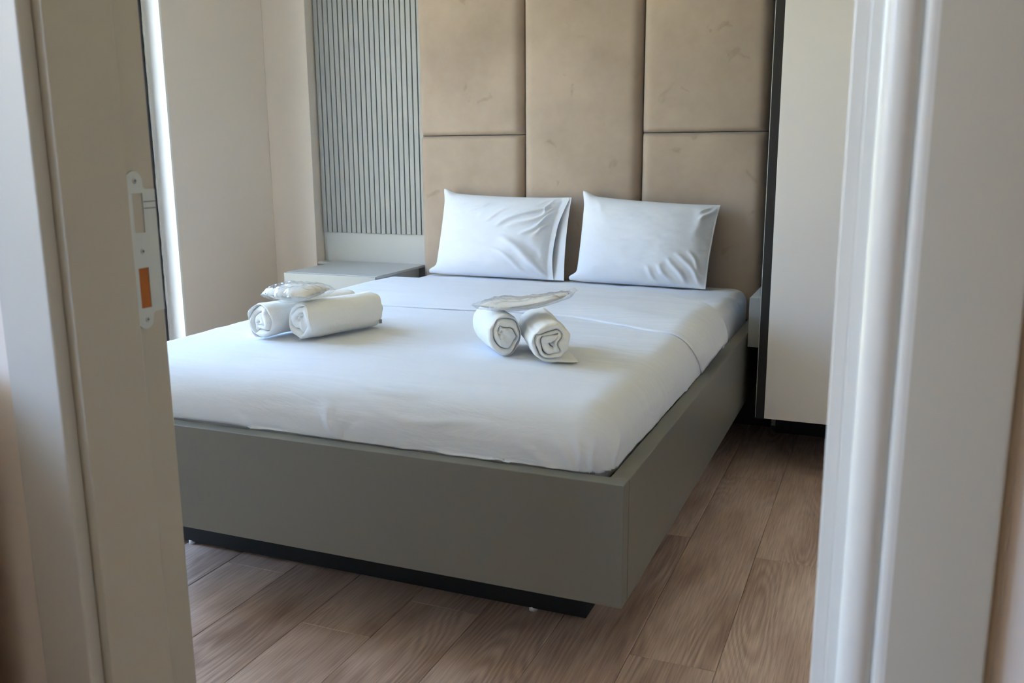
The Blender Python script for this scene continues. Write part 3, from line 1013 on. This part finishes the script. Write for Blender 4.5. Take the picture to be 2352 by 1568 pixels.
pillow('pillow', (-1.212, 3.620, 0.613), (-0.655, 3.575, 0.613), (-1.205, 3.715, 0.968), (-0.632, 3.705, 0.935), 0.088, 0.040,
       [(0.35, -0.55, 0.55, -0.98, 0.035, 0.008), (0.50, -0.40, 0.72, -0.95, 0.035, 0.010), (0.60, -0.25, 0.95, -0.92, 0.035, 0.010),
        (0.15, -0.60, 0.35, -0.98, 0.030, 0.006), (0.72, -0.20, 0.96, -0.70, 0.030, 0.008), (0.72, 0.95, 0.84, 0.10, 0.07, 0.005),
        (0.82, 0.60, 0.96, 0.92, 0.030, 0.008), (0.78, 0.75, 0.90, 0.98, 0.025, 0.006), (-0.75, 0.90, -0.60, 0.55, 0.05, 0.004)],
       'white smooth pillow, right one of the two on the bed', 13, False, 0.985)

# ------------------------------------------------------------------ rolled towels
ZQ = 0.6235     # top of the quilt


def towel(loc_front, yaw, L, R, turns, label, seed, oval=1.0, squash=0.94, tail=0.0, cw=1):
    """rolled bath towel: spiral of thick terry extruded along its axis. yaw: direction of the axis from the front end"""
    n = 300
    th = np.linspace(0, 1, n)
    pitch_ = (R - 0.006) / max(turns - 1, 0.8)

    def r_out(t):
        t = np.clip(t, 0, 1)
        base_r = 0.006 + (R - 0.006) * np.clip(t * turns / (turns - (0.0 if tail > 0 else 1.0)), 0, 1)
        return base_r
    if tail > 0:
        pitch_ = (R - 0.006) / turns
    ang = cw * th * turns * 2 * math.pi - math.pi / 2 - cw * turns * 2 * math.pi
    ro = r_out(th)
    ri = np.where(th * turns > 1, r_out(th - 1.0 / turns) + 0.0012, 0.0012)
    ri = np.minimum(ri, ro - 0.0004)
    cx_o, cz_o = ro * np.cos(ang), ro * np.sin(ang)
    cx_i, cz_i = ri * np.cos(ang), ri * np.sin(ang)

    def crumple(x, z):
        q = np.clip(np.hypot(x, z) / R, 0, 1)
        k = (1 - q ** 2) * 0.014 + 0.0006
        return x + k * fbm(x * 36 + seed, z * 36 + 3.3, seed, 2), z + k * fbm(x * 36 + 7.7, z * 36 + seed, seed + 5, 2)
    cx_o, cz_o = crumple(cx_o, cz_o)
    cx_i, cz_i = crumple(cx_i, cz_i)
    if tail > 0:
        k = 14
        tx = np.linspace(0, tail, k + 1)[1:]
        base_z = cz_o[-1]
        cx_o = np.concatenate([cx_o, cx_o[-1] + cw * tx]); cz_o = np.concatenate([cz_o, np.full(k, base_z)])
        thk = np.linspace(max(cz_i[-1] - cz_o[-1], 0.008), 0.005, k)
        cx_i = np.concatenate([cx_i, cx_i[-1] + cw * tx]); cz_i = np.concatenate([cz_i, base_z + thk])
        n = n + k
    ns = 16
    ss = np.concatenate([[0.0, 0.01, 0.03, 0.06], np.linspace(0.1, 0.9, ns - 8), [0.94, 0.97, 0.99, 1.0]])
    ns = len(ss)
    V = np.zeros((ns, n, 2, 3))
    for q, s in enumerate(ss):
        # soft rounded ends: shrink the band a little at the very ends
        e = min(s, 1 - s) * L
        inset = 0.0055 * max(0.0, 1 - e / 0.010) ** 2
        bulge = 1 + 0.05 * vnoise(s * 3, seed + 0.5, seed + 8) 
        jit = 0.007 * vnoise(np.linspace(0, 1, n) * turns * 7, np.full(n, 1.0 * (s > 0.5)), seed + 4)
        mx_, mz_ = cx_o - cx_i, cz_o - cz_i
        ln = np.hypot(mx_, mz_) + 1e-9
        ux, uz = mx_ / ln, mz_ / ln
        ins = np.minimum(inset, ln * 0.35)
        y = s * L + (jit if s < 0.5 else jit) * (1 if (s < 0.08 or s > 0.92) else 0)
        for side, (cxx, czz, sg) in enumerate(((cx_o, cz_o, -1), (cx_i, cz_i, 1))):
            x_ = (cxx + sg * ux * ins) * bulge * oval
            z_ = (czz + sg * uz * ins) * bulge * squash
            if side == 0:
                lump = 0.0018 * vnoise(x_ * 60 + s * L * 40, z_ * 60, seed + 6)
                x_ = x_ + ux * lump; z_ = z_ + uz * lump
            V[q, :, side] = np.stack([x_, np.broadcast_to(y, x_.shape), z_], -1)
    zmin = V[..., 2].min()
    V[..., 2] -= zmin
    # flatten the part that rests on the bed
    V[..., 2] = np.where(V[..., 2] < 0.006, 0.006 * (V[..., 2] / 0.006) ** 2 * 0.5 + V[..., 2] * 0.5, V[..., 2])
    vid = lambda q, i, s: (q * n + i) * 2 + s
    fs = []
    for q in range(ns - 1):
        for i in range(n - 1):
            fs.append((vid(q, i, 0), vid(q, i + 1, 0), vid(q + 1, i + 1, 0), vid(q + 1, i, 0)))
            fs.append((vid(q, i, 1), vid(q + 1, i, 1), vid(q + 1, i + 1, 1), vid(q, i + 1, 1)))
        fs.append((vid(q, n - 1, 0), vid(q, n - 1, 1), vid(q + 1, n - 1, 1), vid(q + 1, n - 1, 0)))
        fs.append((vid(q, 0, 0), vid(q + 1, 0, 0), vid(q + 1, 0, 1), vid(q, 0, 1)))
    for i in range(n - 1):
        fs.append((vid(0, i, 0), vid(0, i, 1), vid(0, i + 1, 1), vid(0, i + 1, 0)))
        fs.append((vid(ns - 1, i, 0), vid(ns - 1, i + 1, 0), vid(ns - 1, i + 1, 1), vid(ns - 1, i, 1)))
    o = mesh_obj('rolled_towel', V.reshape(-1, 3), fs, M['terry'], None, True)
    bm_ = bmesh.new(); bm_.from_mesh(o.data); bmesh.ops.recalc_face_normals(bm_, faces=bm_.faces); bm_.to_mesh(o.data); bm_.free()
    o.location = loc_front
    o.rotation_euler = (0, 0, yaw)
    return tag(o, label, 'towel', 'rolled towels on the bed')


def yaw_of(dx, dy):
    return math.atan2(-dx, dy)


towel((-1.672, 2.118, ZQ), yaw_of(0.07, 0.33), 0.36, 0.0515, 3.2, 'rolled white towel nearest the window, leftmost of the four', 5, 1.04, 0.98)
tw2 = towel((-1.550, 2.138, ZQ), yaw_of(0.085, 0.245), 0.27, 0.0535, 3.0, 'rolled white towel of the left pair, lying right of its twin', 9, 1.02, 1.0, cw=-1)
lab = box('care_label', (0.0500, 0.254, 0.016), (0.0518, 0.263, 0.028), M['label_grey'], tw2)
lab.location = (0, 0, 0)
towel((-0.908, 2.142, ZQ), yaw_of(-0.17, 0.22), 0.20, 0.052, 3.0, 'rolled white towel of the right pair, lying left of its twin', 14, 0.86, 1.10, cw=-1)
towel((-0.764, 2.108, ZQ), yaw_of(-0.14, 0.25), 0.26, 0.0545, 3.2, 'rolled white towel with a loose end, rightmost of the four', 23, 1.12, 1.00, tail=0.060, cw=1)

# ------------------------------------------------------------------ packets in clear film


def packet(center_pts, ex_w, hw, thick, label, seed, film_l=0.03, film_w=0.012, loc=None, curl=0.0, fan=0.01):
    """soft white content in a crinkled clear bag; center_pts: polyline of the middle line, ex_w: width direction"""
    C = np.array(center_pts, float)
    ex_w = np.array(ex_w, float); ex_w /= np.linalg.norm(ex_w)
    seg = np.r_[0, np.cumsum(np.linalg.norm(np.diff(C, axis=0), axis=1))]
    seg /= seg[-1]

    def cl(t):
        # smooth interpolation of the polyline
        tt = np.clip(t, 0, 1)
        out = np.stack([np.interp(tt, seg, C[:, k]) for k in range(3)], -1)
        for dlt in (0.06, 0.12):
            out = out + np.stack([np.interp(np.clip(tt + dlt, 0, 1), seg, C[:, k]) + np.interp(np.clip(tt - dlt, 0, 1), seg, C[:, k]) for k in range(3)], -1)
        out = out / 5
        d0 = (C[-1] - C[0]) / np.linalg.norm(C[-1] - C[0])
        Ltot = np.linalg.norm(np.diff(C, axis=0), axis=1).sum()
        over = (t - tt) * Ltot
        return out + over[..., None] * d0

    root = thing('film_packet', tuple(C.mean(0)), label, 'packet', 'packets lying on the towels')
    nu, nv = 60, 34
    upv = np.array([0, 0, 1.0])

    def shell(name, t0, t1, w_, T_, mat, crk, par, edge):
        U, V = np.meshgrid(np.linspace(0, 1, nu), np.linspace(-1, 1, nv), indexing='ij')
        t = t0 + U * (t1 - t0)
        c = cl(t)
        s = 2 * U - 1
        body = np.clip(1 - np.abs(s) ** edge, 0, 1) ** 0.6 * np.clip(1 - np.abs(V) ** edge, 0, 1) ** 0.6
        verts, faces = [], []
        for sd in (1, -1):
            wob = 1 + 0.05 * vnoise(U * 9, V * 0 + sd * 0, seed)
            nz_ = crk * (np.abs(fbm(U * 7, V * 5, seed + 2)) - 0.3) + crk * 0.6 * vnoise(U * 16, V * 12, seed + 3)
            z_ = sd * T_ * body + nz_ * (0.5 + 0.5 * body) * (1 if sd > 0 else 0.5)
            endf = fan * np.sin(V * 7 + seed) * sstep(0.75, 1.0, np.abs(s)) * (1 if crk > 0.002 else 0.2)
            Pq = c + ex_w * (V * w_ * wob)[..., None] + upv * (z_ + endf + curl * V)[..., None]
            b0_ = len(verts)
            verts += list(Pq.reshape(-1, 3))
            faces += grid_faces(nu, nv, b0_, flip=(sd == -1))
        n1 = nu * nv
        ring = [(i, 0) for i in range(nu)] + [(nu - 1, j) for j in range(1, nv)] + [(i, nv - 1) for i in range(nu - 2, -1, -1)] + [(0, j) for j in range(nv - 2, -1, -1)]
        for (i, j), (i2, j2) in zip(ring[:-1], ring[1:]):
            a, b_ = i * nv + j, i2 * nv + j2
            faces.append((a, b_, n1 + b_, n1 + a))
        o = mesh_obj(name, verts, faces, mat, par, True)
        return o
    Lt = np.linalg.norm(np.diff(C, axis=0), axis=1).sum()
    a = film_l / Lt
    shell('packed_cloth', a, 1 - a, hw, thick, M['slipper'], 0.0015, root, 3.5)
    fo_ = shell('clear_film', 0.0, 1.0, hw + film_w, thick + 0.004, M['film'], 0.0045, root, 4.0)
    return root


packet([(-1.668, 2.180, 0.757), (-1.620, 2.172, 0.757), (-1.575, 2.170, 0.754), (-1.535, 2.178, 0.756), (-1.495, 2.190, 0.752)],
       (0.10, 1.0, 0.02), 0.056, 0.019, 'puffy white packet in clear film lying on the left towel pair', 4, 0.020, 0.008, curl=0.004, fan=0.003)
packet([(-1.012, 2.215, 0.746), (-0.967, 2.205, 0.755), (-0.922, 2.195, 0.752), (-0.872, 2.20, 0.758), (-0.812, 2.205, 0.770), (-0.754, 2.215, 0.786)],
       (0.15, 1.0, 0.02), 0.055, 0.011, 'thin white packet in clear film bridging the right towel pair', 8, 0.026, 0.010, fan=0.006)

# ------------------------------------------------------------------ nightstands
nl = thing('nightstand', (-2.27, 3.60, 0.44), 'light grey floating nightstand left of the bed under the slatted panel', 'nightstand', 'floating nightstands')
NX0, NX1, NYF, NZ0, NZ1 = -2.508, -2.034, 3.362, 0.440, 0.626
box('carcass', (NX0 + 0.002, NYF + 0.019, NZ0), (NX1 - 0.002, 3.764, NZ1 - 0.012), M['night'], nl, 0.001)
boxes('top', [((NX0 + 0.002, NYF + 0.017, NZ1 - 0.0115), (NX1 - 0.001, 3.764, NZ1)), ((-2.600, 3.764, NZ1 - 0.0115), (NX1 - 0.001, 3.831, NZ1))], M['grey_board'], nl, 0.001)  # paler copy of the front's lacquer, light on the top put into colour
box('drawer_front', (NX0, NYF, NZ0 + 0.002), (NX1, NYF + 0.016, NZ1 - 0.002), M['night'], nl, 0.001)
nr = thing('nightstand', (-0.43, 3.60, 0.44), 'light grey floating nightstand squeezed between the bed and the wardrobe', 'nightstand', 'floating nightstands')
RX0, RX1, RYF = -0.4525, -0.407, 3.345
box('carcass', (RX0 + 0.002, RYF + 0.019, NZ0), (RX1, 3.80, NZ1 - 0.012), M['night'], nr, 0.001)
box('top', (RX0 + 0.002, RYF + 0.017, NZ1 - 0.0115), (RX1, 3.80, NZ1), M['grey_board'], nr, 0.001)  # top brightened by colour, same lacquer as the drawer front
box('drawer_front', (RX0, RYF, NZ0 + 0.002), (RX1, RYF + 0.016, NZ1 - 0.002), M['night'], nr, 0.001)

# ------------------------------------------------------------------ wardrobe
wd = thing('wardrobe', (0.15, 3.55, 0), 'tall pale wardrobe with a dark edge beside the bed, behind the right door jamb', 'wardrobe')
WYF, WZB = 3.280, 0.195
box('carcass', (-0.372, WYF + 0.020, WZB), (XRW - 0.01, YB - 0.01, 2.45), M['wardrobe_dark'], wd, 0.001)
box('side_edge', (-0.403, WYF, WZB - 0.003), (-0.3735, YB - 0.01, 2.45), M['wardrobe_dark'], wd, 0.001)
box('edge_trim', (-0.4055, WYF + 0.004, WZB), (-0.4032, WYF + 0.012, 2.45), M['steel'], wd)
box('front_panel', (-0.373, WYF - 0.001, WZB), (0.18, WYF + 0.018, 2.45), M['wardrobe'], wd, 0.001)
box('front_panel', (0.183, WYF - 0.001, WZB), (XRW - 0.012, WYF + 0.018, 2.45), M['wardrobe'], wd, 0.001)
box('plinth', (-0.380, 3.76, 0.0), (XRW - 0.012, 3.80, WZB), M['black_board'], wd)
